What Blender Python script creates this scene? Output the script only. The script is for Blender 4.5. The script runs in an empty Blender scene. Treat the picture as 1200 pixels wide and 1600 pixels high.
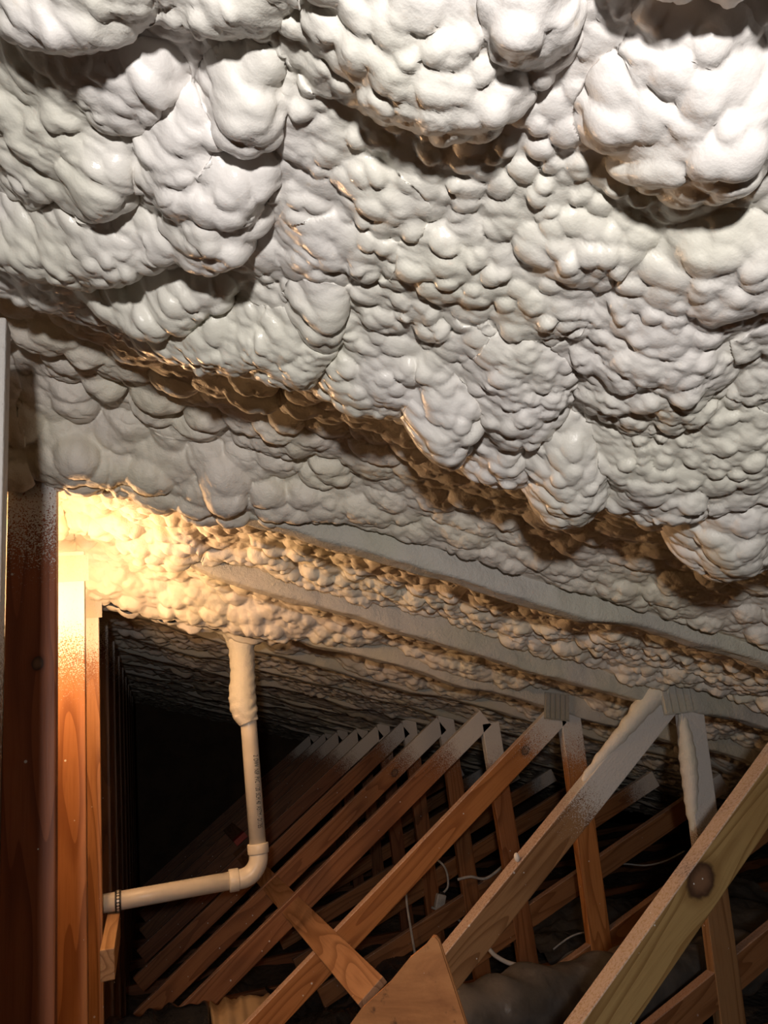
import bpy, bmesh, math, random
import numpy as np
from mathutils import Vector, Matrix

random.seed(7)
scene = bpy.context.scene
COL = scene.collection

# ------------------------------------------------------------------ camera
cam_data = bpy.data.cameras.new('camera')
cam = bpy.data.objects.new('camera', cam_data)
COL.objects.link(cam)
cam_data.sensor_fit = 'VERTICAL'
cam_data.sensor_height = 24.0
cam_data.lens = 18.0
cam_data.clip_start = 0.01
cam.matrix_world = Matrix(((0.95481, 0.02911, -0.29578, 0),
                           (-0.27467, -0.29375, -0.91557, 0),
                           (-0.11353, 0.95544, -0.27248, 0),
                           (0, 0, 0, 1)))
scene.camera = cam

# ------------------------------------------------------------------ world, lights, exposure
world = bpy.data.worlds.new('attic_world')
scene.world = world
world.use_nodes = True
world.node_tree.nodes['Background'].inputs[0].default_value = (0.5, 0.42, 0.35, 1)
world.node_tree.nodes['Background'].inputs[1].default_value = 0.0

vs = scene.view_settings
vs.view_transform = 'Standard'
vs.look = 'None'
vs.exposure = 0.0
vs.gamma = 1.0
vs.use_curve_mapping = False


# headlamp worn by the person holding the camera, aimed up at the foam
hd = bpy.data.lights.new('headlamp_light', 'SPOT')
hd.energy = 64.0
hd.color = (1.0, 0.955, 0.92)
hd.shadow_soft_size = 0.03
hd.spot_size = math.radians(112)
hd.spot_blend = 1.0
hl = bpy.data.objects.new('headlamp_light', hd)
hl.location = (-0.12, -0.45, 0.13)
hl.rotation_euler = Vector((0.62, 1.30, 0.12)).to_track_quat('-Z', 'Y').to_euler()
COL.objects.link(hl)
# the hot work bulb behind the second king post (built further down)
BULBS = [(Vector((-0.235, 2.50, 0.40)), 10.5, 'third'), (Vector((-0.272, 1.98, 0.41)), 16.0, 'second')]
BULB_COLOR = (1.0, 0.57, 0.27)

# ------------------------------------------------------------------ layout constants
SL = 0.345                 # roof slope (rise over run)
XR = -0.215                # ridge line
FLOOR_Z = -1.34
Y_T = [1.00, 1.58, 2.26, 2.87, 3.48, 4.09, 4.70, 5.31, 5.92, 6.53, 7.14, 7.75]   # truss front faces
TH = 0.038


def zroof(x, k):
    """height of the plane that lies k above the camera at x = 0, mirrored at the ridge"""
    return k - SL * (np.abs(x - XR) + XR)


# ------------------------------------------------------------------ node helpers
class NT:
    def __init__(self, name):
        self.m = bpy.data.materials.new(name)
        self.m.use_nodes = True
        self.t = self.m.node_tree
        self.t.nodes.clear()
        self.out = self.t.nodes.new('ShaderNodeOutputMaterial')
        self.p = self.t.nodes.new('ShaderNodeBsdfPrincipled')
        self.t.links.new(self.p.outputs[0], self.out.inputs[0])

    def n(self, kind, **kw):
        nd = self.t.nodes.new('ShaderNode' + kind)
        for k, v in kw.items():
            setattr(nd, k, v)
        return nd

    def link(self, a, b):
        self.t.links.new(a, b)

    def put(self, sock, v):
        if hasattr(v, 'is_output') or hasattr(v, 'links'):
            self.t.links.new(v, sock)
        else:
            sock.default_value = v

    def math(self, op, a, b=0.0, c=0.0, clamp=False):
        nd = self.n('Math', operation=op, use_clamp=clamp)
        self.put(nd.inputs[0], a)
        self.put(nd.inputs[1], b)
        self.put(nd.inputs[2], c)
        return nd.outputs[0]

    def vmath(self, op, a, b=(0, 0, 0)):
        nd = self.n('VectorMath', operation=op)
        self.put(nd.inputs[0], a)
        self.put(nd.inputs[1], b)
        return nd.outputs[1] if op in ('LENGTH', 'DISTANCE', 'DOT_PRODUCT') else nd.outputs[0]

    def coord(self):
        return self.n('TexCoord').outputs['Object']

    def noise(self, vec, scale, detail=2.0, rough=0.5, dist=0.0):
        nd = self.n('TexNoise')
        self.put(nd.inputs['Vector'], vec)
        nd.inputs['Scale'].default_value = scale
        nd.inputs['Detail'].default_value = detail
        nd.inputs['Roughness'].default_value = rough
        nd.inputs['Distortion'].default_value = dist
        return nd.outputs[0]

    def ramp(self, fac, stops, interp='LINEAR'):
        nd = self.n('ValToRGB')
        cr = nd.color_ramp
        cr.interpolation = interp
        while len(cr.elements) > 1:
            cr.elements.remove(cr.elements[-1])
        cr.elements[0].position = stops[0][0]
        cr.elements[0].color = self.c4(stops[0][1])
        for pos, c in stops[1:]:
            e = cr.elements.new(pos)
            e.color = self.c4(c)
        self.put(nd.inputs[0], fac)
        return nd.outputs[0]

    @staticmethod
    def c4(c):
        return (c, c, c, 1) if isinstance(c, (int, float)) else (c[0], c[1], c[2], 1)

    def mix(self, fac, a, b, blend='MIX'):
        nd = self.n('Mix', data_type='RGBA', blend_type=blend)
        self.put(nd.inputs[0], fac)
        self.put(nd.inputs[6], a if hasattr(a, 'links') else self.c4(a))
        self.put(nd.inputs[7], b if hasattr(b, 'links') else self.c4(b))
        return nd.outputs[2]

    def smooth(self, v, lo, hi):
        nd = self.n('MapRange', interpolation_type='SMOOTHSTEP')
        self.put(nd.inputs[0], v)
        self.put(nd.inputs[1], lo)
        self.put(nd.inputs[2], hi)
        return nd.outputs[0]

    def attr(self, name):
        nd = self.n('Attribute', attribute_type='OBJECT', attribute_name=name)
        return nd

    def bump(self, h, strength, dist):
        nd = self.n('Bump')
        nd.inputs['Strength'].default_value = strength
        nd.inputs['Distance'].default_value = dist
        self.put(nd.inputs['Height'], h)
        self.link(nd.outputs[0], self.p.inputs['Normal'])

    def done(self, color, rough, spec=0.5, metal=0.0):
        self.put(self.p.inputs['Base Color'], color if hasattr(color, 'links') else self.c4(color))
        self.put(self.p.inputs['Roughness'], rough)
        self.p.inputs['Specular IOR Level'].default_value = spec
        self.p.inputs['Metallic'].default_value = metal
        return self.m


def mat_foam(name, rough_lo, rough_hi, bump, col=(0.82, 0.785, 0.75), spec=0.5):
    t = NT(name)
    co = t.coord()
    big = t.noise(co, 5.0, 2)
    c = t.mix(t.smooth(big, 0.35, 0.68), col, (col[0] * 0.97, col[1] * 0.985, col[2] * 0.90))
    fine = t.noise(co, 55.0, 4, 0.6)
    c = t.mix(t.smooth(fine, 0.62, 0.8), c, (col[0] * 0.93, col[1] * 0.88, col[2] * 0.80))
    g = t.noise(co, 14.0, 3)
    r = t.n('MapRange')
    t.put(r.inputs[0], g)
    r.inputs[1].default_value, r.inputs[2].default_value = 0.35, 0.65
    r.inputs[3].default_value, r.inputs[4].default_value = rough_lo, rough_hi
    h = t.math('ADD', t.noise(co, 320.0, 3, 0.6), t.math('MULTIPLY', t.noise(co, 90.0, 3, 0.6), 2.0))
    t.bump(h, bump, 0.004)
    return t.done(c, r.outputs[0], spec)


def mat_wood():
    """softwood: grain runs along local x; object properties: tone (colour), spray (length of foam overspray from
    the top end), knot (x, z, radius)"""
    t = NT('truss_wood')
    co = t.coord()
    rnd = t.n('ObjectInfo').outputs['Random']
    sep = t.n('SeparateXYZ')
    t.link(co, sep.inputs[0])
    x, y, z = sep.outputs
    kn = t.n('SeparateXYZ')
    t.link(t.attr('knot').outputs['Vector'], kn.inputs[0])
    kx, kz, kr = kn.outputs
    krs = t.math('MAXIMUM', kr, 0.0001)
    dx = t.math('DIVIDE', t.math('SUBTRACT', x, kx), t.math('MULTIPLY', krs, 1.3))
    dz = t.math('DIVIDE', t.math('SUBTRACT', z, kz), krs)
    d2 = t.math('ADD', t.math('MULTIPLY', dx, dx), t.math('MULTIPLY', dz, dz))
    d = t.math('SQRT', d2)
    # grain bends round the knot
    infl = t.math('DIVIDE', 1.0, t.math('ADD', 1.0, t.math('MULTIPLY', d2, 0.55)))
    zz = t.math('SUBTRACT', z, t.math('MULTIPLY', t.math('SUBTRACT', z, kz), t.math('MULTIPLY', infl, 0.9)))
    cv = t.n('CombineXYZ')
    t.put(cv.inputs[0], t.math('ADD', t.math('MULTIPLY', x, 0.85), t.math('MULTIPLY', rnd, 31.0)))
    t.put(cv.inputs[1], t.math('ADD', t.math('MULTIPLY', y, 7.0), t.math('MULTIPLY', rnd, 17.0)))
    t.put(cv.inputs[2], t.math('MULTIPLY', zz, 9.0))
    n1 = t.noise(cv.outputs[0], 1.15, 1.5, 0.4)
    ring = t.math('FRACT', t.math('MULTIPLY', n1, 11.0))
    band = t.smooth(ring, 0.45, 0.98)
    band = t.math('MULTIPLY', band, t.math('SUBTRACT', 1.0, t.smooth(ring, 0.97, 1.0)))
    cf = t.n('CombineXYZ')
    t.put(cf.inputs[0], t.math('MULTIPLY', x, 6.0))
    t.put(cf.inputs[1], t.math('MULTIPLY', y, 160.0))
    t.put(cf.inputs[2], t.math('MULTIPLY', zz, 160.0))
    fib = t.noise(cf.outputs[0], 1.0, 3, 0.6)
    patch = t.noise(co, 5.0, 3, 0.6)
    tone = t.attr('tone').outputs['Color']
    dark = t.mix(1.0, tone, (0.50, 0.40, 0.31), 'MULTIPLY')
    c = t.mix(t.math('MULTIPLY', band, 0.75), tone, dark)
    c = t.mix(t.math('MULTIPLY', t.smooth(fib, 0.45, 0.75), 0.35), c, dark)
    c = t.mix(t.math('MULTIPLY', t.smooth(patch, 0.5, 0.75), 0.35), c, t.mix(1.0, tone, (0.72, 0.60, 0.50), 'MULTIPLY'))
    # knot
    dn = t.math('ADD', d, t.math('MULTIPLY', t.math('SUBTRACT', t.noise(co, 60.0, 2), 0.5), 0.35))
    has = t.math('GREATER_THAN', kr, 0.001)
    kin = t.math('MULTIPLY', t.math('SUBTRACT', 1.0, t.smooth(dn, 0.80, 1.10)), has)
    kring = t.math('MULTIPLY', t.math('SUBTRACT', 1.0, t.smooth(dn, 1.0, 1.7)), has)
    c = t.mix(t.math('MULTIPLY', kring, 0.45), c, dark)
    kc = t.mix(t.smooth(dn, 0.25, 0.95), (0.19, 0.10, 0.055), (0.05, 0.024, 0.013))
    c = t.mix(kin, c, kc)
    # foam overspray near the top end, breaking up into specks
    sp = t.attr('spray').outputs['Fac']
    w1 = t.noise(co, 9.0, 3, 0.6)
    f = t.math('SUBTRACT', t.math('ADD', sp, t.math('MULTIPLY', t.math('SUBTRACT', w1, 0.5), 0.12)), x)
    cover = t.smooth(f, -0.34, 0.16)
    speck = t.noise(co, 300.0, 3, 0.75)
    thr = t.math('SUBTRACT', 0.80, t.math('MULTIPLY', cover, 0.52))
    mask = t.smooth(t.math('SUBTRACT', speck, thr), -0.04, 0.04)
    mask = t.math('MULTIPLY', mask, t.smooth(cover, 0.0, 0.15))
    # stray white flecks
    vo = t.n('TexVoronoi')
    vo.inputs['Scale'].default_value = 46.0
    t.link(co, vo.inputs['Vector'])
    sepc = t.n('SeparateColor')
    t.link(vo.outputs['Color'], sepc.inputs[0])
    fl = t.math('LESS_THAN', vo.outputs['Distance'], t.math('MULTIPLY', t.math('POWER', sepc.outputs[0], 6.0), 0.17))
    mask = t.math('MAXIMUM', mask, t.math('MULTIPLY', fl, t.attr('flecks').outputs['Fac']))
    # pale dust that has settled on the upper edge
    du_ = t.n('SeparateXYZ')
    t.link(t.attr('dust').outputs['Vector'], du_.inputs[0])
    dm = t.math('MULTIPLY', t.math('LESS_THAN', z, du_.outputs[1]), t.math('MULTIPLY', du_.outputs[0], t.smooth(t.noise(co, 160.0, 3, 0.7), 0.25, 0.6)))
    c = t.mix(dm, c, (0.60, 0.475, 0.42))
    c = t.mix(mask, c, (0.66, 0.63, 0.60))
    h = t.math('ADD', t.math('MULTIPLY', fib, 0.5), t.math('ADD', t.math('MULTIPLY', mask, 0.9), t.math('MULTIPLY', t.math('MULTIPLY', t.noise(co, 130.0, 3), cover), 1.6)))
    t.bump(h, 0.5, 0.0025)
    return t.done(c, t.math('ADD', 0.52, t.math('MULTIPLY', mask, 0.2)), 0.35)


M_NEAR = mat_foam('spray_foam_glossy', 0.20, 0.42, 0.12)
M_BAY = mat_foam('spray_foam_matte', 0.45, 0.65, 0.30, col=(0.80, 0.745, 0.67))
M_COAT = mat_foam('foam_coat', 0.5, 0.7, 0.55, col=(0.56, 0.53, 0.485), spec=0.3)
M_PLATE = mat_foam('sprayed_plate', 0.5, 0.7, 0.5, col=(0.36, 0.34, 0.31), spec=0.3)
M_WOOD = mat_wood()


def simple(name, col, rough, spec=0.5, metal=0.0, nscale=30.0, var=0.25, bump=0.2, bdist=0.002, bscale=None):
    t = NT(name)
    co = t.coord()
    nz = t.noise(co, nscale, 4, 0.6)
    c = t.mix(t.smooth(nz, 0.35, 0.7), col, tuple(v * (1 - var) for v in col))
    if bump:
        t.bump(t.noise(co, bscale or nscale * 3, 3), bump, bdist)
    return t.done(c, rough, spec, metal)


M_PVC = simple('white_pvc', (0.80, 0.72, 0.60), 0.32, nscale=14, var=0.10, bump=0.05)
M_STEEL = simple('galvanised_steel', (0.42, 0.41, 0.39), 0.45, metal=0.8, nscale=40, var=0.3, bump=0.1)
M_DARK = simple('dark_metal', (0.045, 0.04, 0.035), 0.5, metal=0.4, nscale=40, bump=0.1)
M_INK = simple('black_ink', (0.03, 0.025, 0.02), 0.6, bump=0)
M_WIRE = simple('white_cable_sheath', (0.62, 0.58, 0.54), 0.45, bump=0)
M_DUCT = simple('grey_duct_plastic', (0.13, 0.118, 0.108), 0.30, spec=0.5, nscale=9, var=0.4, bump=0.5, bdist=0.01, bscale=22)
M_FOIL = simple('black_plastic_sheet', (0.028, 0.028, 0.03), 0.2, spec=0.7, nscale=9, bump=0.7, bdist=0.015, bscale=16)
M_PAPER = simple('brown_kraft_paper', (0.40, 0.27, 0.15), 0.6, nscale=12, bump=0.4, bdist=0.006, bscale=40)
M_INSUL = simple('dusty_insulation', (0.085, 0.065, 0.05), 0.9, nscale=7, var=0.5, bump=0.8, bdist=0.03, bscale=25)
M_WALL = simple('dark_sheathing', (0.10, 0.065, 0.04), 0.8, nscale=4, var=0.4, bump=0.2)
M_DECK = simple('roof_sheathing', (0.36, 0.22, 0.12), 0.8, nscale=5, var=0.3, bump=0.2)
M_DARKWOOD = simple('plywood_core', (0.10, 0.045, 0.02), 0.8, bump=0.2)
M_RED = simple('red_tag', (0.45, 0.05, 0.03), 0.5, bump=0)


def mat_ply():
    t = NT('plywood_face')
    co = t.coord()
    sc = t.n('Mapping')
    sc.inputs['Scale'].default_value = (2.0, 12.0, 5.0)
    t.link(co, sc.inputs[0])
    n1 = t.noise(sc.outputs[0], 3.0, 5, 0.65, 0.6)
    c = t.ramp(n1, [(0.3, (0.34, 0.125, 0.042)), (0.5, (0.52, 0.21, 0.072)), (0.7, (0.62, 0.28, 0.105))])
    n2 = t.noise(co, 28.0, 4, 0.7)
    c = t.mix(t.smooth(n2, 0.58, 0.72), c, (0.16, 0.07, 0.03))
    vo = t.n('TexVoronoi')
    vo.inputs['Scale'].default_value = 55.0
    t.link(co, vo.inputs['Vector'])
    sepc = t.n('SeparateColor')
    t.link(vo.outputs['Color'], sepc.inputs[0])
    fl = t.math('LESS_THAN', vo.outputs['Distance'], t.math('MULTIPLY', t.math('POWER', sepc.outputs[0], 5.0), 0.16))
    c = t.mix(fl, c, (0.72, 0.64, 0.55))
    t.bump(n2, 0.4, 0.002)
    return t.done(c, 0.6, 0.35)


M_PLY = mat_ply()

# ------------------------------------------------------------------ object helpers


def tag(o, label=None, cat=None, group=None, kind=None):
    if label:
        o['label'] = label
    if cat:
        o['category'] = cat
    if group:
        o['group'] = group
    if kind:
        o['kind'] = kind
    return o


def empty(name, loc=(0, 0, 0)):
    o = bpy.data.objects.new(name, None)
    o.empty_display_size = 0.05
    o.location = loc
    COL.objects.link(o)
    return o


def link_mesh(name, me, mat, parent=None, world_m=None):
    o = bpy.data.objects.new(name, me)
    if mat is not None and not me.materials:
        me.materials.append(mat)
    COL.objects.link(o)
    m = world_m if world_m is not None else Matrix.Identity(4)
    if parent is not None:
        o.parent = parent
        pm = parent.matrix_basis if parent.parent is None else parent.parent.matrix_basis @ parent.matrix_basis
        o.matrix_basis = pm.inverted() @ m
    else:
        o.matrix_basis = m
    return o


def from_bm(name, bm, mat, parent=None, world_m=None, smooth=False):
    me = bpy.data.meshes.new(name)
    bmesh.ops.recalc_face_normals(bm, faces=bm.faces[:])
    bm.to_mesh(me)
    bm.free()
    if smooth:
        me.polygons.foreach_set('use_smooth', [True] * len(me.polygons))
    return link_mesh(name, me, mat, parent, world_m)


def bm_box(bm, x0, x1, y0, y1, z0, z1, bevel=0.0):
    r = bmesh.ops.create_cube(bm, size=1.0)
    vs_ = r['verts']
    for v in vs_:
        v.co = Vector(((x0 + x1) / 2 + v.co.x * (x1 - x0), (y0 + y1) / 2 + v.co.y * (y1 - y0), (z0 + z1) / 2 + v.co.z * (z1 - z0)))
    if bevel:
        es = list({e for v in vs_ for e in v.link_edges})
        bmesh.ops.bevel(bm, geom=es, offset=bevel, segments=2, affect='EDGES', profile=0.5)


def frame(top, bot, y):
    """matrix with local x from top to bot (x,z pairs) in the truss plane at depth y, local y = depth"""
    a = Vector((top[0], y, top[1]))
    b = Vector((bot[0], y, bot[1]))
    ex = (b - a).normalized()
    ey = Vector((0, 1, 0))
    ez = ex.cross(ey)
    m = Matrix((ex, ey, ez)).transposed().to_4x4()
    m.translation = a
    return m, (b - a).length


def beam(name, parent, top, bot, yfront, width=0.089, thick=TH, tone=(0.36, 0.19, 0.085), spray=-1.0, knot=None, flecks=0.6, mat=None, dust=0.0):
    """straight piece of lumber; top and bot are (x, z) on its centre line"""
    m, ln = frame(top, bot, yfront + thick / 2)
    bm = bmesh.new()
    bm_box(bm, 0, ln, -thick / 2, thick / 2, -width / 2, width / 2, 0.003)
    o = from_bm(name, bm, mat or M_WOOD, parent, m)
    o['tone'] = [float(v) for v in tone]
    o['spray'] = float(spray)
    o['flecks'] = float(flecks)
    o['dust'] = [float(dust), -width / 2 + 0.0025, 0.0]
    o['knot'] = [float(v) for v in (knot or (0, 0, 0))]
    return o


def edge_beam(name, parent, top, bot, yfront, side, width=0.089, **kw):
    """as beam(), but top and bot lie on one long edge; side=+1 puts the wood on the +normal side"""
    d = Vector((bot[0] - top[0], bot[1] - top[1])).normalized()
    nrm = Vector((-d.y, d.x)) * side * width / 2
    return beam(name, parent, (top[0] + nrm.x, top[1] + nrm.y), (bot[0] + nrm.x, bot[1] + nrm.y), yfront, width, **kw)


def tube_mesh(pts, radii, seg=12, cap=True):
    bm = bmesh.new()
    rings = []
    n = len(pts)
    pts = [Vector(p) for p in pts]
    prev = None
    for i, p in enumerate(pts):
        d = (pts[min(i + 1, n - 1)] - pts[max(i - 1, 0)]).normalized()
        if prev is None:
            up = Vector((0, 0, 1)) if abs(d.z) < 0.9 else Vector((1, 0, 0))
            u = d.cross(up).normalized()
        else:
            u = (prev - d * prev.dot(d)).normalized()
        prev = u
        w = d.cross(u)
        r = radii[i] if hasattr(radii, '__len__') else radii
        rings.append([bm.verts.new(p + (u * math.cos(2 * math.pi * k / seg) + w * math.sin(2 * math.pi * k / seg)) * r) for k in range(seg)])
    for a, b in zip(rings[:-1], rings[1:]):
        for k in range(seg):
            bm.faces.new((a[k], a[(k + 1) % seg], b[(k + 1) % seg], b[k]))
    if cap:
        bm.faces.new(rings[0])
        bm.faces.new(list(reversed(rings[-1])))
    return bm


def spline(pts, n=8):
    pts = [Vector(p) for p in pts]
    out = []
    for i in range(len(pts) - 1):
        p0, p1, p2, p3 = pts[max(i - 1, 0)], pts[i], pts[i + 1], pts[min(i + 2, len(pts) - 1)]
        for k in range(n):
            t = k / n
            out.append(0.5 * ((2 * p1) + (p2 - p0) * t + (2 * p0 - 5 * p1 + 4 * p2 - p3) * t * t + (3 * p1 - p0 - 3 * p2 + p3) * t ** 3))
    out.append(pts[-1])
    return out


# ------------------------------------------------------------------ numpy noise for the foam
def hsh(ix, iy, seed):
    h = (ix.astype(np.int64) * 374761393 + iy.astype(np.int64) * 668265263 + seed * 1274126177) & 0xffffffff
    h = ((h ^ (h >> 13)) * 1103515245) & 0xffffffff
    h = ((h ^ (h >> 16)) * 2246822519) & 0xffffffff
    return ((h ^ (h >> 15)) & 0xffffff) / float(0xffffff)


def vnoise(x, y, seed):
    ix, iy = np.floor(x), np.floor(y)
    fx, fy = x - ix, y - iy
    fx = fx * fx * fx * (fx * (fx * 6 - 15) + 10)
    fy = fy * fy * fy * (fy * (fy * 6 - 15) + 10)
    a, b = hsh(ix, iy, seed), hsh(ix + 1, iy, seed)
    c, d = hsh(ix, iy + 1, seed), hsh(ix + 1, iy + 1, seed)
    return (a + (b - a) * fx) * (1 - fy) + (c + (d - c) * fx) * fy


def fbm(x, y, seed, o=3):
    s, a, t = 0.0, 1.0, 0.0
    for i in range(o):
        s = s + a * vnoise(x * 2 ** i, y * 2 ** i, seed + i * 13)
        t += a
        a *= 0.5
    return s / t


def domes(x, y, sx, sy, seed, lo=0.35, rlo=0.60, rhi=1.0):
    """overlapping hemispherical blobs on a jittered lattice, 0..1"""
    u, v = x / sx, y / sy
    ix, iy = np.floor(u), np.floor(v)
    best = np.zeros_like(u)
    for i in (-1, 0, 1):
        for j in (-1, 0, 1):
            cx, cy = ix + i, iy + j
            px = cx + 0.5 + 0.9 * (hsh(cx, cy, seed) - 0.5)
            py = cy + 0.5 + 0.9 * (hsh(cx, cy, seed + 1) - 0.5)
            r = rlo + (rhi - rlo) * hsh(cx, cy, seed + 2)
            a = lo + (1 - lo) * hsh(cx, cy, seed + 3)
            d2 = ((u - px) ** 2 + (v - py) ** 2) / (r * r)
            best = np.maximum(best, a * np.sqrt(np.maximum(0.0, 1 - d2)))
    return best


def sstep(v, lo, hi):
    t = np.clip((v - lo) / (hi - lo), 0, 1)
    return t * t * (3 - 2 * t)


# big hanging bulges of the near foam: centre x, y, half axes (ux, uy) (vx, vy), drop, edge sharpness
LUMPS = [
    (0.324, 0.261, 0.043, -0.021, 0.019, 0.025, 0.085, 4), (0.192, 0.39, 0.073, -0.037, 0.023, 0.071, 0.075, 3), (0.245, 0.328, 0.02, -0.01, 0.02, 0.042, 0.082, 3),
    (0.22, 0.421, 0.047, -0.025, 0.015, 0.042, 0.085, 3), (0.393, 0.368, 0.042, -0.023, 0.04, 0.054, 0.076, 3), (0.42, 0.375, 0.025, -0.014, 0.023, 0.029, 0.078, 2),
    (0.349, 0.378, 0.026, -0.014, 0.018, 0.028, 0.055, 2), (-0.05, 0.462, 0.073, -0.036, -0.004, 0.041, 0.085, 3), (0.058, 0.423, 0.053, -0.026, 0.002, 0.03, 0.06, 3),
    (0.002, 0.432, 0.037, -0.018, -0.001, 0.03, 0.075, 2), (-0.054, 0.593, 0.069, -0.037, -0.007, 0.071, 0.045, 2), (-0.037, 0.658, 0.044, -0.025, -0.004, 0.062, 0.075, 3),
    (0.032, 0.601, 0.037, -0.021, 0.001, 0.05, 0.07, 3), (0.083, 0.521, 0.03, -0.016, 0.004, 0.042, 0.055, 3), (-0.091, 0.685, 0.049, -0.027, -0.009, 0.069, 0.05, 2),
    (0.067, 0.63, 0.049, -0.029, 0.003, 0.051, 0.075, 3), (0.07, 0.686, 0.05, -0.031, 0.003, 0.045, 0.085, 3), (-0.058, 0.781, 0.105, -0.065, -0.005, 0.07, 0.075, 3),
    (-0.005, 0.546, 0.035, -0.018, -0.001, 0.035, 0.045, 2), (0.401, 0.533, 0.049, -0.032, 0.02, 0.035, 0.045, 1), (0.506, 0.507, 0.051, -0.033, 0.027, 0.037, 0.055, 3),
    (0.496, 0.467, 0.037, -0.023, 0.02, 0.026, 0.05, 2), (0.506, 0.571, 0.06, -0.041, 0.023, 0.035, 0.05, 2), (0.201, 0.659, 0.044, -0.028, 0.01, 0.045, 0.033, 2),
    (0.223, 0.573, 0.033, -0.02, 0.01, 0.034, 0.033, 2), (0.206, 0.766, 0.024, -0.017, 0.012, 0.059, 0.075, 2), (0.29, 0.624, 0.042, -0.027, 0.016, 0.047, 0.027, 2),
    (0.401, 0.62, 0.035, -0.024, 0.024, 0.048, 0.036, 2), (0.336, 0.622, 0.036, -0.024, 0.019, 0.047, 0.024, 2), (0.086, 0.911, 0.088, -0.063, 0.004, 0.058, 0.05, 3),
    (0.023, 0.864, 0.071, -0.048, 0.0, 0.045, 0.06, 3), (0.177, 0.875, 0.049, -0.036, 0.01, 0.063, 0.055, 3), (0.298, 0.864, 0.06, -0.046, 0.024, 0.088, 0.05, 3),
    (0.383, 0.89, 0.032, -0.026, 0.039, 0.106, 0.085, 3), (0.449, 0.792, 0.045, -0.036, 0.045, 0.094, 0.075, 3), (0.49, 0.951, 0.039, -0.035, 0.032, 0.073, 0.06, 3),
    (0.59, 0.942, 0.04, -0.038, 0.056, 0.103, 0.09, 3), (0.556, 0.674, 0.055, -0.043, 0.057, 0.087, 0.07, 3), (0.677, 0.858, 0.06, -0.056, 0.077, 0.113, 0.075, 3),
    (0.867, 0.967, 0.043, -0.051, 0.081, 0.102, 0.08, 3), (0.728, 0.777, 0.04, -0.037, 0.077, 0.096, 0.065, 3), (0.279, 0.743, 0.054, -0.038, 0.022, 0.074, 0.03, 2),
    (0.365, 0.79, 0.047, -0.034, 0.03, 0.077, 0.027, 2), (0.496, 0.647, 0.041, -0.03, 0.031, 0.053, 0.03, 2),
]


def y_lip(x):
    return 0.990 + 0.075 * sstep(x, 0.2, 0.6) + 0.045 * (fbm(x / 0.16, x * 0 + 0.3, 91, 2) - 0.5) * 2


def base_k(x, y):
    """large form of the foam underside: level of the surface (smaller k hangs lower)"""
    wx = x + 0.020 * (vnoise(x / 0.06, y / 0.06, 3) - 0.5)
    wy = y + 0.020 * (vnoise(x / 0.06, y / 0.06, 4) - 0.5)
    # near, thick and lumpy
    kn = 0.556 + 0.02 * (fbm(x / 0.3, y / 0.3, 21, 2) - 0.5)
    drop = np.zeros_like(x)
    for cx, cy, ux, uy, vx, vy, h, p in LUMPS:
        det = ux * vy - uy * vx
        dx, dy = wx - cx, wy - cy
        a = (dx * vy - dy * vx) / det
        b = (-dx * uy + dy * ux) / det
        d = a * a + b * b
        f = np.maximum(0.0, 1 - d / 1.5)
        drop = drop + (h * f ** (0.55 + 0.9 / p)) ** 4
    kn = kn - (0.40 + 0.45 * sstep(y, 0.74, 0.90) + 0.08 * (1 - sstep(y, 0.40, 0.50)) + 0.30 * (1 - sstep(x, 0.08, 0.16)) * sstep(y, 0.42, 0.50) * (1 - sstep(y, 0.74, 0.90))) * drop ** 0.25
    kn = kn - 0.030 * np.where(y < 0.2, 1.0, 0.0) * domes(wx, wy, 0.14, 0.14, 31)
    # bays behind it
    kb = 0.640 - 0.03 * sstep(y, 3.4, 3.6) + 0.020 * (fbm(x / 0.35, y / 0.25, 41, 2) - 0.5)
    for yk in Y_T[1:]:
        nearside = sstep(y, yk - 0.22, yk - 0.03) * (y < yk + 0.02)
        kb = kb + (0.586 - kb) * nearside * (0.9 if yk < 2 else 0.15 + 0.9 * sstep(fbm(x / 0.22, x * 0 + yk, 45, 2), 0.35, 0.7))
    # thick foam swallowing the upper ends of the second and fourth chords
    m = (1 - sstep(x, 0.10, 0.45)) * sstep(y, 1.42, 1.54) * (1 - sstep(y, 1.60, 1.66))
    kb = kb + (0.535 - kb) * m
    m = (1 - sstep(x, 0.35, 0.75)) * sstep(y, 2.62, 2.86) * (1 - sstep(y, 2.96, 3.10))
    kb = kb + (0.522 - kb) * m
    # foam skin that runs down over the head of the second post
    kb = kb - 0.03 * (1 - sstep(np.abs(x - XR), 0.07, 0.17)) * sstep(y, 1.30, 1.50) * (y < 1.6)
    lip = y_lip(x)
    s = sstep(y, lip - 0.015, lip + 0.05)
    return kn * (1 - s) + kb * s, s


def foam_surface(x, y, coat=1.0):
    k, s = base_k(x, y)
    z = zroof(x, k)
    return z, s


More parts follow.
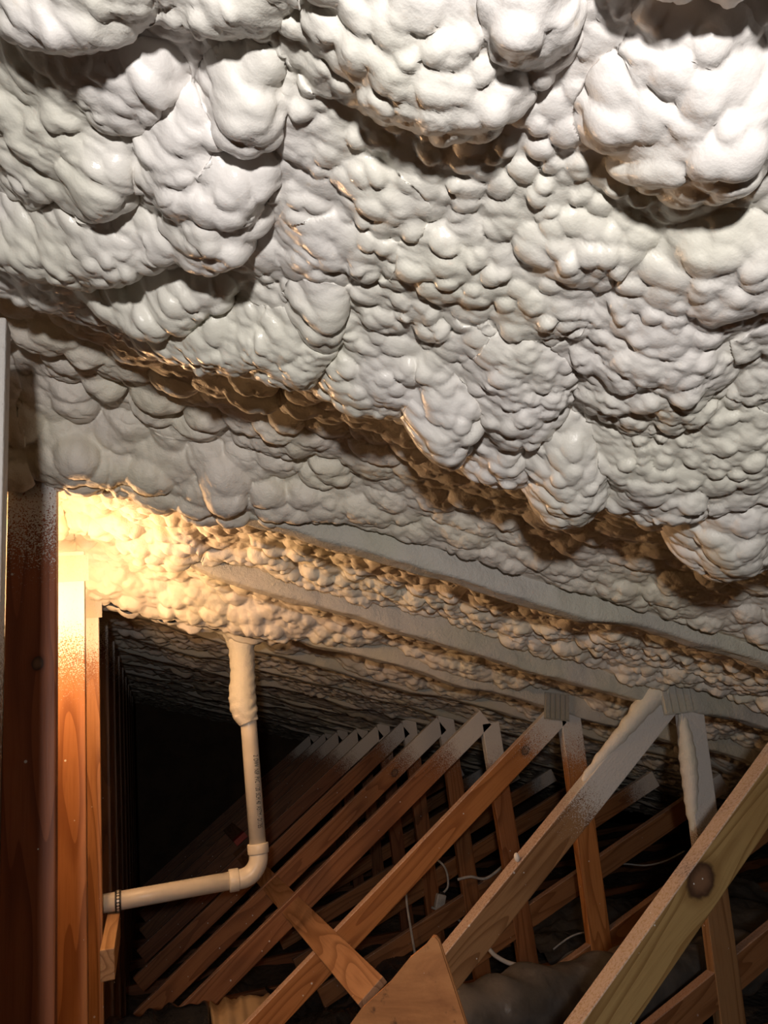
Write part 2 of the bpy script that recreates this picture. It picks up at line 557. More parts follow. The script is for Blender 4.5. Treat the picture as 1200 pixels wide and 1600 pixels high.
def foam_grid(xs, ys):
    X, Y = np.meshgrid(xs, ys, indexing='ij')
    Z, s = foam_surface(X, Y)
    # outward normal (pointing down)
    gx = np.gradient(Z, axis=0) / np.gradient(X, axis=0)
    gy = np.gradient(Z, axis=1) / np.gradient(Y, axis=1)
    ln = np.sqrt(gx * gx + gy * gy + 1)
    nx, ny, nz = gx / ln, gy / ln, -1 / ln
    wx = X + 0.016 * (fbm(X / 0.045, Y / 0.045, 5, 2) - 0.5) * 2
    wy = Y + 0.016 * (fbm(X / 0.045, Y / 0.045, 6, 2) - 0.5) * 2
    vx = X + 0.006 * (fbm(X / 0.05, Y / 0.05, 7, 2) - 0.5) * 2
    vy = Y + 0.006 * (fbm(X / 0.05, Y / 0.05, 8, 2) - 0.5) * 2
    rough = sstep(fbm(X / 0.18, Y / 0.18, 61, 2), 0.40, 0.62)
    grain = sstep(fbm(X / 0.15, Y / 0.15, 71, 2), 0.45, 0.65)
    near = 0.0
    bay = 0.0
    if (s < 1).any():
        far_ = sstep(Y, 0.45, 0.75)
        near = 0.008 * domes(wx, wy, 0.062, 0.070, 99, 0.0)
        near = near + (0.008 + 0.007 * far_) * domes(vx, vy, 0.036, 0.040, 101, 0.15, 0.45, 0.8) * (0.4 + 0.6 * rough)
        near = near + 0.0088 * domes(vx, vy, 0.020, 0.022, 111, 0.2, 0.42, 0.75) * (1.0 - 0.45 * rough)
        near = near + 0.0032 * domes(vx, vy, 0.0105, 0.011, 121, 0.1, 0.4, 0.75) * (0.35 + 0.65 * grain)
    if (s > 0).any():
        b1 = sstep(Y, Y_T[1] - 0.01, Y_T[1] + 0.05)            # 0 in the first bay, 1 from the second on
        b2 = sstep(Y, Y_T[2] - 0.01, Y_T[2] + 0.05)
        a2 = 0.044 - 0.004 * b1 - 0.012 * b2
        a3 = 0.008 + 0.008 * b1 - 0.003 * b2
        left = 1 - sstep(X, 0.1, 0.5)
        bay = a2 * domes(wx * 0.4 + vx * 0.6, wy * 0.4 + vy * 0.6, 0.070, 0.050, 131, 0.2, 0.5, 0.85) * (0.55 + 0.45 * left + 0.3 * b1)
        bay = bay + a3 * domes(vx, vy, 0.031, 0.031, 141, 0.2, 0.5, 0.85)
        bay = bay + 0.0042 * domes(vx, vy, 0.0135, 0.0135, 151, 0.1)
        # smoother film where foam meets the near side of a chord
        for yk in Y_T[1:]:
            bay = bay * (1 - 0.8 * sstep(Y, yk - 0.05, yk - 0.015) * (Y < yk + 0.045) * (sstep(X, 0.15, 0.45) if yk < 3 else 1.0))
    h = near * (1 - s) + bay * s
    P = np.stack([X + nx * h, Y + ny * h, Z + nz * h], axis=-1)
    return P


def grid_mesh(name, P, mat, parent):
    nx, ny = P.shape[:2]
    me = bpy.data.meshes.new(name)
    nv = nx * ny
    nf = (nx - 1) * (ny - 1)
    me.vertices.add(nv)
    me.vertices.foreach_set('co', P.reshape(-1).astype(np.float32))
    idx = np.arange(nv).reshape(nx, ny)
    quads = np.stack([idx[:-1, :-1], idx[:-1, 1:], idx[1:, 1:], idx[1:, :-1]], axis=-1).reshape(-1)
    me.loops.add(nf * 4)
    me.loops.foreach_set('vertex_index', quads.astype(np.int32))
    me.polygons.add(nf)
    me.polygons.foreach_set('loop_start', (np.arange(nf) * 4).astype(np.int32))
    me.polygons.foreach_set('use_smooth', np.ones(nf, dtype=bool))
    me.update()
    me.validate()
    return link_mesh(name, me, mat, parent)


# ------------------------------------------------------------------ the setting
def struct(name, bm, mat):
    return tag(from_bm(name, bm, mat), kind='structure')


XW_L, XW_R, Y0, Y1 = -4.3, 5.2, -1.2, 9.6
bm = bmesh.new()
for sgn, xe in ((1, XW_R), (-1, XW_L)):
    vsx = []
    for (x, kk) in ((XR, 0.66), (xe, 0.66), (xe, 0.69), (XR, 0.69)):
        vsx.append([bm.verts.new((x, yy, float(zroof(np.float64(x), kk)))) for yy in (Y0, Y1)])
    for i in range(4):
        a, b = vsx[i], vsx[(i + 1) % 4]
        bm.faces.new((a[0], a[1], b[1], b[0]))
    bm.faces.new([v[0] for v in vsx])
    bm.faces.new([v[1] for v in reversed(vsx)])
ceiling = struct('ceiling', bm, M_DECK)
ceiling['label'] = 'sloping roof underside buried in bulging white spray foam'

bands = [
    # y0, y1, dy, x0, x1, dx, material
    (-1.15, 0.22, 0.012, -0.60, 1.60, 0.012, M_NEAR),
    (0.215, 1.035, 0.0024, -0.50, 1.30, 0.0026, M_NEAR),
    (1.030, 1.640, 0.0030, -0.50, 1.80, 0.0032, M_BAY),
    (1.634, 2.290, 0.0036, -0.50, 2.30, 0.0040, M_BAY),
    (2.285, 2.885, 0.0046, -0.50, 3.00, 0.0056, M_BAY),
    (2.895, 3.500, 0.0064, -0.50, 3.60, 0.0075, M_BAY),
    (3.510, 4.700, 0.0085, -0.50, 4.40, 0.0110, M_BAY),
    (4.720, 9.500, 0.0200, -0.50, 5.10, 0.0240, M_BAY),
]
for (ya, yb, dy, xa, xb, dx, mt) in bands:
    xs = np.linspace(xa, xb, int((xb - xa) / dx) + 1)
    ys = np.linspace(ya, yb, int((yb - ya) / dy) + 1)
    grid_mesh('foam_bay', foam_grid(xs, ys), mt, ceiling)
# coarse far-side slope and the outer strips
for (xa, xb, ya, yb, d) in ((-4.2, -0.50, -1.15, 9.5, 0.045), (1.30, 5.1, -1.15, 1.03, 0.03), (1.8, 5.1, 1.03, 1.60, 0.03), (2.3, 5.1, 1.6, 2.28, 0.025), (3.0, 5.1, 2.28, 2.9, 0.02), (3.6, 5.1, 2.9, 3.5, 0.02), (4.4, 5.1, 3.5, 4.72, 0.025)):
    xs = np.linspace(xa, xb, int((xb - xa) / d) + 1)
    ys = np.linspace(ya, yb, int((yb - ya) / d) + 1)
    grid_mesh('foam_bay', foam_grid(xs, ys), M_BAY, ceiling)

bm = bmesh.new()
bm_box(bm, XW_L, XW_R, Y0, Y1, FLOOR_Z - 0.06, FLOOR_Z - 0.02)
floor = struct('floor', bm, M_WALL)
floor['label'] = 'dark attic floor between the joists'
bm = bmesh.new()
bm_box(bm, XW_L, XW_R, Y1, Y1 + 0.05, FLOOR_Z, 0.75)
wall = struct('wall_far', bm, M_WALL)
wall['label'] = 'dark gable end at the far end of the attic'
bm = bmesh.new()
bm_box(bm, XW_L, XW_R, Y0 - 0.05, Y0, FLOOR_Z, 0.75)
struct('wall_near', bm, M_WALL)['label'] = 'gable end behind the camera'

# loose insulation between the joists
nxs, nys = np.linspace(-1.2, 5.0, 160), np.linspace(1.2, 9.5, 180)
IX, IY = np.meshgrid(nxs, nys, indexing='ij')
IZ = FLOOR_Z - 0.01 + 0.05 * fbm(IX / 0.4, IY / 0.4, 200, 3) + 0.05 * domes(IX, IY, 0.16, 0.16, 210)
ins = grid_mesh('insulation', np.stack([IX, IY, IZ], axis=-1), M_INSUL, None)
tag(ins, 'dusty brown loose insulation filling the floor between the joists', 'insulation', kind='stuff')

# ------------------------------------------------------------------ trusses
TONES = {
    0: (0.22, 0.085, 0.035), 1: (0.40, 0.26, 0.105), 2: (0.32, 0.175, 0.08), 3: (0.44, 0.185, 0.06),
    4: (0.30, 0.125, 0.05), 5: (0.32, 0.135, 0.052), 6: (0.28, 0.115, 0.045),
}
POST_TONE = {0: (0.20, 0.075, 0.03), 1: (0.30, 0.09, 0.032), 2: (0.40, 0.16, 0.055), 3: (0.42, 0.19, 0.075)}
# upper edge of the long strut: top (x, z), low (x, z)
STRUT = {1: ((1.50, -0.088), (-0.10, -1.238)), 2: ((1.565, -0.014), (-0.10, -1.238)), 3: ((1.50, -0.006), (-0.13, -1.118)), 4: ((1.45, 0.020), (-0.13, -1.066))}
# left edge of the steep web
STEEP = {1: ((1.66, -0.05), (1.58, -1.25)), 2: ((1.680, -0.04), (1.556, -1.25)), 3: ((1.568, 0.00), (1.51, -1.25)), 4: ((1.482, -0.02), (1.503, -1.25))}
KNOTS = {1: (0.525, -0.014, 0.034), 3: (0.215, 0.0, 0.017), 5: (0.37, 0.01, 0.018)}
SPRAY = {0: 0.3, 1: 0.0, 2: 0.36, 3: 0.06, 4: 0.16, 5: 0.17, 6: 0.05, 7: 0.2, 8: 0.15}
ORD = ['nearest', 'second', 'third', 'fourth', 'fifth', 'sixth', 'seventh', 'eighth', 'ninth', 'tenth', 'eleventh', 'twelfth', 'thirteenth', 'farthest']


def plate(parent, centre, yfront, w, h, rot, mat, rows, cols, slot_mat=None, rise=0.002):
    """punched metal connector plate; slots are raised tooth rows on its face"""
    bm = bmesh.new()
    bm_box(bm, -w / 2, w / 2, -0.0016, 0.0, -h / 2, h / 2)
    m = Matrix.Translation((centre[0], yfront - 0.0004, centre[1])) @ Matrix.Rotation(rot, 4, 'Y')
    p = from_bm('truss_plate', bm, mat, parent, m)
    bm = bmesh.new()
    for i in range(cols):
        for j in range(rows):
            x = (-0.5 + (i + 0.5) / cols) * w
            z = (-0.5 + (j + 0.5) / rows) * h
            bm_box(bm, x - 0.33 * w / cols, x + 0.33 * w / cols, -0.0014 - rise, -0.0012, z - (0.22 if rows > 1 else 0.46) * h / rows, z + (0.22 if rows > 1 else 0.46) * h / rows)
    from_bm('tooth_slots', bm, slot_mat or mat, p, m)
    return p


def chord_mesh(x0, x1, yf, kb, kt, dx=0.012, seed=0, bury=(-9, -8)):
    """top chord under a skin of foam: a sloping bar with a slightly uneven surface"""
    xs = np.arange(x0, x1, dx)
    prof = []
    w = 0.038 + 0.020
    ya = yf - 0.010
    for t in np.linspace(0, 1, 5):
        prof.append((ya, kt + (kb + 0.006 - kt) * t))
    for t in np.linspace(0.08, 0.92, 7):
        prof.append((ya + w * t, kb))
    for t in np.linspace(0, 1, 5):
        prof.append((ya + w, kb + 0.006 + (kt - kb - 0.006) * t))
    pr = np.array(prof)
    X = np.repeat(xs[:, None], len(pr), 1)
    Y = np.repeat(pr[None, :, 0], len(xs), 0)
    K = np.repeat(pr[None, :, 1], len(xs), 0)
    K = K + 0.005 * (fbm(X / 0.06, Y / 0.03 + K * 20, 300 + seed, 3) - 0.5) * 2 + 0.028 * (vnoise(X / 0.19, Y * 0, 310 + seed) - 0.5)
    K = K + 0.045 * (1 - sstep(X, bury[0], bury[1]))
    Y = Y + 0.006 * (fbm(X / 0.05, K / 0.03, 320 + seed, 3) - 0.5) * 2 + 0.022 * (fbm(X / 0.30, X * 0, 330 + seed, 2) - 0.5)
    return np.stack([X, Y, zroof(X, K)], axis=-1)


for i, yf in enumerate(Y_T):
    root = empty('roof_truss', (XR, yf + TH / 2, FLOOR_Z))
    tag(root, {0: 'nearest roof truss, only its grey-sprayed king post showing at the left edge',
               1: 'second roof truss from the camera, its big knotted strut crossing the lower right corner',
               2: 'third roof truss from the camera, strut and joint coated white with overspray',
               3: 'fourth roof truss from the camera, orange strut with a small round knot'}.get(i, '%s roof truss from the camera, pine strut rising to foam, wood toned dark for fading light' % ORD[i]),
        'roof truss', 'roof trusses in a row')
    tone = TONES.get(i, (0.19 + 0.03 * ((i * 37) % 5 - 2) / 4, 0.08, 0.034))  # farthest trusses: light falloff with depth put into a darker wood tone
    jig = 0.012 * math.sin(i * 2.7)
    # king post
    sp = {0: 0.42, 1: 0.06, 2: 0.22, 3: 0.16}.get(i, 0.0)
    beam('king_post', root, (XR, 0.585), (XR, FLOOR_Z + 0.089), yf, 0.089, tone=POST_TONE.get(i, (0.10, 0.045, 0.02)), spray=sp, flecks=1.0,  # dimness of the far posts is put into their default tone
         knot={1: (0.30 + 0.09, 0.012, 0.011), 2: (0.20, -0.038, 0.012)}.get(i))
    # top chord, skinned with foam
    if i > 0:
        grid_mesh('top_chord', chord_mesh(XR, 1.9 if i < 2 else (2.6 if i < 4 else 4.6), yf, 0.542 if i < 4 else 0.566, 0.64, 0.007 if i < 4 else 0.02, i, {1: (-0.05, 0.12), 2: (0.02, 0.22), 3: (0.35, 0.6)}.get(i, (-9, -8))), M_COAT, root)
    # bottom chord
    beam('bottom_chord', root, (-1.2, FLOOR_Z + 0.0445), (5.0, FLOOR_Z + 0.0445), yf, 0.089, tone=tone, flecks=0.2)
    if i == 0:
        continue
    t_, b_ = STRUT.get(i, ((1.44 + jig, 0.015), (-0.13 + jig, -1.075)))
    ext = 0.05 if i < 4 else 0.04
    sx, sz = t_[0] - b_[0], t_[1] - b_[1]
    sl = math.hypot(sx, sz)
    t_ = (t_[0] + sx / sl * ext, t_[1] + sz / sl * ext)
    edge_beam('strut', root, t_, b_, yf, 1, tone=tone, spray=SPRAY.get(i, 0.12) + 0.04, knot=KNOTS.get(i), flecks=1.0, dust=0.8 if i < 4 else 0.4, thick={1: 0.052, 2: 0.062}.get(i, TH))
    t_, b_ = STEEP.get(i, ((1.482 + jig, 0.05), (1.50 + jig, -1.25)))
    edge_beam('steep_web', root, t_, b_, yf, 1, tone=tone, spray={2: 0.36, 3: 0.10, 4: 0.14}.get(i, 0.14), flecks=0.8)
    # low web rising to the right
    edge_beam('low_web', root, (2.75 + jig, -0.40), (0.70 + jig, -1.14), yf + 0.002, 1, tone=(0.28, 0.13, 0.055), spray=0.1, flecks=0.3, dust=0.35)
    # connector plates at the ridge, at the strut joint
    if i == 1:
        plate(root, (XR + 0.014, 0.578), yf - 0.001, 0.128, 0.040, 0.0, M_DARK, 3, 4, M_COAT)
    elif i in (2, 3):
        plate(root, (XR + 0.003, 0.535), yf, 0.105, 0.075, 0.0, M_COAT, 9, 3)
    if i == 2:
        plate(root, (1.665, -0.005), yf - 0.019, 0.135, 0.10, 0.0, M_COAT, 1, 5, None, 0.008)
        def bead(pts, rad):
            bm = tube_mesh(spline(pts, 6), np.interp(np.linspace(0, len(pts) - 1, 6 * (len(pts) - 1) + 1), range(len(pts)), rad), 14)
            for v in bm.verts:
                v.co += Vector((math.sin(v.co.z * 140), 0, math.cos(v.co.x * 150))) * 0.0022
            from_bm('foam_bead', bm, M_BAY, root, smooth=True)
        bead([(1.62, yf + 0.02, 0.035), (1.555, yf + 0.016, -0.015), (1.50, yf + 0.012, -0.056), (1.43, yf + 0.014, -0.108), (1.36, yf + 0.018, -0.160), (1.28, yf + 0.02, -0.219)], [0.05, 0.034, 0.027, 0.022, 0.018, 0.008])
        bead([(1.69, yf + 0.014, -0.06), (1.682, yf + 0.012, -0.13), (1.674, yf + 0.012, -0.20), (1.666, yf + 0.014, -0.27), (1.652, yf + 0.018, -0.36), (1.645, yf + 0.02, -0.42)], [0.012, 0.024, 0.029, 0.026, 0.019, 0.008])
        bm = bmesh.new()
        bmesh.ops.create_icosphere(bm, subdivisions=2, radius=0.011, matrix=Matrix.Translation((1.018, yf + 0.014, -0.402)) @ Matrix.Diagonal((0.8, 0.8, 1.25, 1)))
        from_bm('foam_drip', bm, M_NEAR, root, smooth=True)
    elif i == 3:
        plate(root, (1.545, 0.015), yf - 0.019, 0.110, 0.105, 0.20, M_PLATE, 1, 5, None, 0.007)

# ------------------------------------------------------------------ long brace lying on the struts
ang = math.atan2(-0.69, -1)
root_m = Matrix.Translation((0.531, 2.20, -0.655)) @ Matrix.Rotation(-math.atan(0.69), 4, 'Y')
bm = bmesh.new()
bm_box(bm, -0.0445, 0.0445, 0.0, 3.4, 0.0, 0.020, 0.002)
# grain runs along local x, so turn the piece
rot = Matrix.Rotation(math.pi / 2, 4, 'Z')
for v in bm.verts:
    v.co = rot.inverted() @ v.co
br = from_bm('brace_board', bm, M_WOOD, None, root_m @ rot)
br['tone'] = [0.42, 0.24, 0.14]
br['spray'] = -1.0
br['flecks'] = 0.5
br['knot'] = [0.0, 0.0, 0.0]
tag(br, 'flat brace board laid across the struts, running back under the pipe elbow', 'board')

bb = empty('red_end_board', (0.565, 5.75, -0.62))
tag(bb, 'short far board with a red painted end, just left of the pipe elbow', 'board')
bmx = Matrix.Translation((0.565, 5.75, -0.612)) @ Matrix.Rotation(-math.atan(0.69), 4, 'Y')
bm = bmesh.new()
bm_box(bm, -0.0445, 0.0445, 0.0, 0.9, 0.0, 0.038, 0.002)
for v in bm.verts:
    v.co = rot.inverted() @ v.co
bd = from_bm('board_body', bm, M_WOOD, bb, bmx @ rot)
bd['tone'] = [0.34, 0.22, 0.15]
bd['spray'] = -1.0
bd['flecks'] = 0.0
bd['dust'] = [0.0, -9.0, 0.0]
bd['knot'] = [0.0, 0.0, 0.0]
bm = bmesh.new()
bm_box(bm, -0.0455, 0.0455, -0.002, 0.10, -0.001, 0.039, 0.001)
from_bm('red_paint', bm, M_RED, bb, bmx)

# ------------------------------------------------------------------ drain pipe
YP = 2.99
px, pz = 0.347, -0.440
root = empty('drain_pipe', (px, YP, pz))
tag(root, 'white plastic drain pipe with an elbow, its top buried in foam', 'pipe')
from_bm('vertical_pipe', tube_mesh([(px - 0.01, YP, 0.50), (px, YP, pz + 0.10)], 0.030, 24), M_PVC, root, smooth=True)
from_bm('horizontal_pipe', tube_mesh([(px - 0.10, YP, pz), (-0.33, YP, pz - 0.006)], 0.030, 24), M_PVC, root, smooth=True)
arc = [(px - 0.066 + 0.066 * math.cos(a), YP, pz + 0.066 + 0.066 * math.sin(a)) for a in np.linspace(0, -math.pi / 2, 11)]
from_bm('elbow', tube_mesh([(px, YP, pz + 0.085)] + arc + [(px - 0.085, YP, pz)], 0.0335, 24), M_PVC, root, smooth=True)
for a, b in (((px, YP, pz + 0.073), (px, YP, pz + 0.108)), ((px - 0.073, YP, pz), (px - 0.108, YP, pz))):
    a, b = Vector(a), Vector(b)
    d = (b - a)
    pts = [a, a + d * 0.02, a + d * 0.1, a + d * 0.9, a + d * 0.98, b]
    from_bm('elbow_hub', tube_mesh(pts, [0.034, 0.0365, 0.038, 0.038, 0.0365, 0.031], 24), M_PVC, root, smooth=True)
# foam skirt round the top of the pipe
sk = [(px - 0.012, YP, 0.50), (px - 0.014, YP, 0.36), (px - 0.016, YP - 0.004, 0.27), (px - 0.022, YP - 0.008, 0.20), (px - 0.022, YP - 0.010, 0.15), (px - 0.014, YP - 0.010, 0.115), (px - 0.006, YP - 0.012, 0.085)]
rr = [0.085, 0.048, 0.046, 0.050, 0.050, 0.045, 0.034]
bm = tube_mesh(spline(sk, 6), np.interp(np.linspace(0, 6, 37), range(7), rr), 28)
for v in bm.verts:
    n_ = math.sin(v.co.z * 160 + 3 * math.sin(v.co.x * 60)) * 0.0018 + (random.random() - 0.5) * 0.002
    v.co.x += n_ * (1 if v.co.x > px else -1)
    v.co.y -= n_
from_bm('foam_collar', bm, M_BAY, root, smooth=True)
# printed line down the pipe
cu = bpy.data.curves.new('pipe_print', 'FONT')
cu.body = '2  DWV  NSF  PVC 1120  SCH 40  ASTM - D1785'
cu.size = 0.020
cu.extrude = 0.0001
cu.align_y = 'CENTER'
dg = bpy.context.evaluated_depsgraph_get()
to = bpy.data.objects.new('tmp_text', cu)
COL.objects.link(to)
bpy.context.view_layer.update()
me = bpy.data.meshes.new_from_object(to.evaluated_get(bpy.context.evaluated_depsgraph_get()))
bpy.data.objects.remove(to)
width = max(v.co.x for v in me.vertices)
for v in me.vertices:                      # wrap the line round the pipe, reading downwards
    s = v.co.x / width * 0.25
    a = v.co.y * 1.3 / 0.030 + 0.30
    r_ = 0.0304 + v.co.z
    v.co = Vector((px + math.sin(a) * r_ - 0.0, YP - math.cos(a) * r_, -0.03 - s))
link_mesh('pipe_print', me, M_INK, root)
# perforated hanger strap
bm = bmesh.new()
seg = 20
ring = []
for k in range(seg):
    a = 2 * math.pi * k / seg
    ring.append([bm.verts.new((xx, YP + math.cos(a) * r_, pz - 0.004 + math.sin(a) * r_)) for xx in (-0.137, -0.117) for r_ in (0.0312, 0.0335)])
for k in range(seg):
    a, b = ring[k], ring[(k + 1) % seg]
    for p, q in ((0, 1), (1, 3), (3, 2), (2, 0)):
        bm.faces.new((a[p], a[q], b[q], b[p]))
st = from_bm('hanger_strap', bm, M_DARK, None)
tag(st, 'dark perforated metal strap round the horizontal drain pipe', 'strap')
bm = bmesh.new()
for k in range(10):
    a = math.pi * (0.55 + 0.9 * k / 9) + 0.0
    bmesh.ops.create_circle(bm, cap_ends=True, segments=8, radius=0.0042,
                            matrix=Matrix.Translation((-0.127, YP + math.cos(a) * 0.0338, pz - 0.004 + math.sin(a) * 0.0338)) @ Matrix.Rotation(a, 4, 'X').to_4x4() @ Matrix.Rotation(-math.pi / 2, 4, 'X'))
from_bm('strap_holes', bm, M_PVC, st)

# wood block that carries the pipe at the post
blk = empty('support_block', (-0.143, 2.6, -0.6))
tag(blk, 'short pine block under the horizontal pipe beside the king posts', 'block')
bm = bmesh.new()
bm_box(bm, 0, 0.42, -0.020, 0.020, -0.042, 0.042, 0.003)
bo = from_bm('block_body', bm, M_WOOD, blk, Matrix.Translation((-0.143, 2.60, -0.548)) @ Matrix.Rotation(math.pi / 2, 4, 'Z') @ Matrix.Rotation(-0.07, 4, 'Y'))
bo['tone'] = [0.55, 0.33, 0.17]
bo['spray'] = -1.0
bo['flecks'] = 0.3
bo['knot'] = [0.0, 0.0, 0.0]

# ------------------------------------------------------------------ plywood scrap at the bottom
pl = empty('plywood_scrap', (0.45, 1.40, -0.9))
tag(pl, 'rough plywood offcut with a pointed corner at the bottom of the picture', 'plywood')
ply_m = Matrix.Translation((0.45, 1.40, 0)) @ Matrix.Rotation(-math.radians(32), 4, 'Z')
outl = [(-0.46, -0.90), (-0.202, -0.523), (-0.167, -0.478), (-0.144, -0.455), (-0.088, -0.416), (-0.048, -0.380), (-0.017, -0.361), (-0.003, -0.348), (0.003, -0.349), (0.008, -0.356), (0.037, -0.48), (0.135, -0.90)]
for nm, ya, yb, mt, ins_ in (('face_ply', 0.0, 0.0065, M_PLY, 0.0), ('core_ply', 0.0065, 0.0095, M_DARKWOOD, 0.002), ('back_ply', 0.0095, 0.016, M_PLY, 0.0)):
    bm = bmesh.new()
    f = [bm.verts.new((x - (ins_ if x > 0 else -ins_), ya, z - ins_)) for x, z in outl]
    g = [bm.verts.new((x - (ins_ if x > 0 else -ins_), yb, z - ins_)) for x, z in outl]
    bm.faces.new(f)
    bm.faces.new(list(reversed(g)))
    for a in range(len(f)):
        b = (a + 1) % len(f)
        bm.faces.new((f[a], g[a], g[b], f[b]))
    from_bm(nm, bm, mt, pl, ply_m)

# ------------------------------------------------------------------ flexible duct, sheets, cables
du = empty('flexible_duct', (1.2, 2.62, -1.0))
tag(du, 'grey plastic-wrapped flexible duct lying across the floor behind the struts', 'duct')
cp = spline([(0.62, 2.58, -0.96), (0.9, 2.60, -0.90), (1.15, 2.62, -0.905), (1.4, 2.66, -0.92), (1.75, 2.75, -0.97), (2.2, 2.9, -1.02)], 22)
rad = [0.105 + 0.002 * math.sin(i * 0.61) + 0.008 * math.sin(i * 0.17 + 1) for i in range(len(cp))]
bm = tube_mesh(cp, rad, 26)
for v in bm.verts:
    n_ = 0.012 * (math.sin(v.co.x * 31 + v.co.y * 25) * math.sin(v.co.z * 37 + v.co.x * 11))
    v.co.z += n_
    v.co.y += n_ * 0.6
from_bm('duct_jacket', bm, M_DUCT, du, smooth=True)


def sheet(name, x0, x1, y0, y1, zf, mat, seed, amp):
    xs, ys = np.linspace(x0, x1, 60), np.linspace(y0, y1, 40)
    X, Y = np.meshgrid(xs, ys, indexing='ij')
    R_ = 1 - np.abs(fbm(X / 0.14, Y / 0.10, seed, 4) - 0.5) * 2
    Z = zf(X, Y) + amp * R_
    return grid_mesh(name, np.stack([X, Y, Z], axis=-1), mat, None)


def bundle(name, part, pts, r, mat, label, cat):
    root = empty(name, (pts[0][0], pts[0][1], pts[0][2] - r))
    tag(root, label, cat)
    cp_ = spline(pts, 14)
    bm = tube_mesh(cp_, [r * (0.35 if k in (0, len(cp_) - 1) else 0.97 + 0.03 * math.sin(k * 0.7)) for k in range(len(cp_))], 40)
    for v in bm.verts:
        d = 0.010 * math.sin(v.co.x * 33 + 2 * math.sin(v.co.z * 21)) * math.sin(v.co.z * 29 + v.co.y * 33) + 0.004 * math.sin(v.co.x * 97 + v.co.z * 60)
        v.co.z += d
        v.co.y += d * 0.7
    return from_bm(part, bm, mat, root, smooth=True)


bundle('wrapped_bundle', 'plastic_wrap', [(-0.36, 3.20, -1.055), (-0.10, 3.19, -1.05), (0.02, 3.20, -1.05), (0.150, 3.20, -1.06)], 0.205, M_FOIL, 'bundle in crumpled black plastic at the bottom left', 'bundle')
bundle('paper_batt', 'paper_facing', [(0.170, 3.20, -1.06), (0.24, 3.20, -1.058), (0.30, 3.20, -1.06), (0.37, 3.20, -1.07)], 0.195, M_PAPER, 'roll faced with crinkled brown paper beside the black plastic bundle', 'insulation roll')
s3 = sheet('plastic_sheet', 0.50, 1.2, 2.95, 4.4, lambda X, Y: -1.22 + 0.08 * np.sin(X * 7) * np.sin(Y * 5), M_FOIL, 403, 0.08)
tag(s3, 'dark crumpled plastic sheet on the floor beneath the brace board', 'plastic sheet')
s4 = sheet('plastic_sheet', 1.75, 3.4, 3.05, 4.6, lambda X, Y: -1.20 + 0.06 * np.sin(X * 6) * np.sin(Y * 6), M_DUCT, 404, 0.08)
tag(s4, 'grey plastic sheet over the floor at the lower right', 'plastic sheet')


def cable(name, pts, r, label, mat=M_WIRE):
    o = from_bm(name, tube_mesh(spline(pts, 10), r, 8), mat, None, smooth=True)
    tag(o, label, 'cable')
    return o


cable('power_cable', [(1.20, 4.0, -1.28), (1.174, 4.0, -0.906), (1.172, 4.0, -0.791), (1.187, 4.0, -0.70)], 0.006, 'white cable hanging straight down behind the orange knotted strut')
cable('power_cable', [(1.38, 4.3, -0.66), (1.463, 4.3, -0.708), (1.50, 4.3, -0.762), (1.499, 4.3, -0.84), (1.462, 4.3, -0.872)], 0.006, 'short curved white cable ending in a white plug box')
pb = empty('plug_box', (1.44, 4.3, -0.93))
tag(pb, 'small white electrical plug box on the end of a hanging cable', 'plug')
bm = bmesh.new()
bm_box(bm, -0.026, 0.026, -0.018, 0.018, -0.04, 0.04, 0.006)
mm = Matrix.Translation((1.442, 4.30, -0.91)) @ Matrix.Rotation(0.35, 4, 'Y')
from_bm('box_body', bm, M_WIRE, pb, mm)
bm = bmesh.new()
bm_box(bm, -0.012, 0.012, -0.012, 0.012, 0.036, 0.052, 0.003)
from_bm('cable_clamp', bm, M_DARK, pb, mm)
cable('power_cable', [(1.45, 4.0, -0.76), (1.521, 4.0, -0.758), (1.606, 4.0, -0.778), (1.723, 4.0, -0.729), (1.80, 4.0, -0.70)], 0.007, 'white cable looping just left of the grey overspray strut')
cable('power_cable', [(1.36, 4.2, -0.905), (1.379, 4.2, -0.916), (1.447, 4.2, -0.942), (1.51, 4.2, -0.999), (1.60, 4.2, -1.08)], 0.006, 'thin white cable sloping down below the plug box')
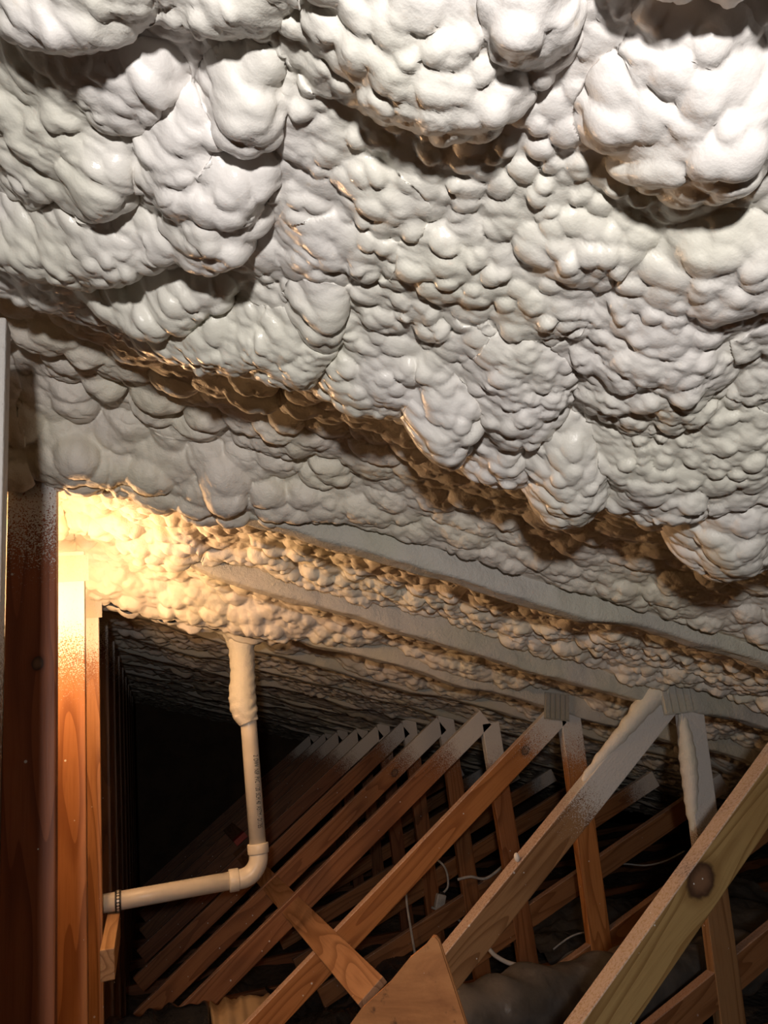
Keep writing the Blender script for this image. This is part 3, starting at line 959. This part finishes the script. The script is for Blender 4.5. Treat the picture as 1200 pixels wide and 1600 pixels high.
cable('power_cable', [(1.12, 2.92, -0.76), (1.146, 2.92, -0.802), (1.171, 2.92, -0.831), (1.224, 2.92, -0.864), (1.30, 2.92, -0.885)], 0.008, 'thick white cable end poking out just above the grey duct')
cable('power_cable', [(1.66, 3.6, -1.15), (1.71, 3.6, -1.125), (1.803, 3.6, -1.076), (1.938, 3.6, -1.074), (2.10, 3.6, -1.10)], 0.007, 'white cable arching over the floor behind the grey duct')
cable('power_cable', [(1.70, 3.55, -1.03), (1.744, 3.55, -1.012), (1.797, 3.55, -0.995), (1.863, 3.55, -0.99), (1.95, 3.55, -1.01)], 0.004, 'thin pale wire above the arching white cable')
cable('power_cable', [(2.66, 4.5, -0.93), (2.732, 4.5, -0.941), (2.862, 4.5, -0.968), (3.002, 4.5, -0.964), (3.15, 4.5, -0.93)], 0.005, 'thin white cable sagging far back between the two right struts')

# ------------------------------------------------------------------ work bulb hidden behind the second post
BR = 0.022
for BULB, power, which in BULBS:
    wl = empty('work_bulb', BULB)
    tag(wl, 'bare warm work bulb hanging behind the %s king post' % which, 'lamp', 'bare work bulbs behind the king posts')
    mb = bpy.data.materials.new('glowing_glass')
    mb.use_nodes = True
    nt = mb.node_tree
    nt.nodes.clear()
    em = nt.nodes.new('ShaderNodeEmission')
    ou = nt.nodes.new('ShaderNodeOutputMaterial')
    em.inputs[0].default_value = (*BULB_COLOR, 1)
    em.inputs[1].default_value = power / (4 * math.pi * math.pi * BR * BR)
    nt.links.new(em.outputs[0], ou.inputs[0])
    bm = bmesh.new()
    bmesh.ops.create_icosphere(bm, subdivisions=2, radius=BR, matrix=Matrix.Translation(BULB))
    from_bm('glass_bulb', bm, mb, wl, smooth=True)
    from_bm('socket', tube_mesh([BULB + Vector((0, 0, 0.020)), BULB + Vector((0, 0, 0.055))], 0.014, 12), M_DARK, wl, smooth=True)
    from_bm('cord', tube_mesh([BULB + Vector((0, 0, 0.055)), BULB + Vector((-0.02, 0.0, 0.20))], 0.003, 8), M_DARK, wl, smooth=True)
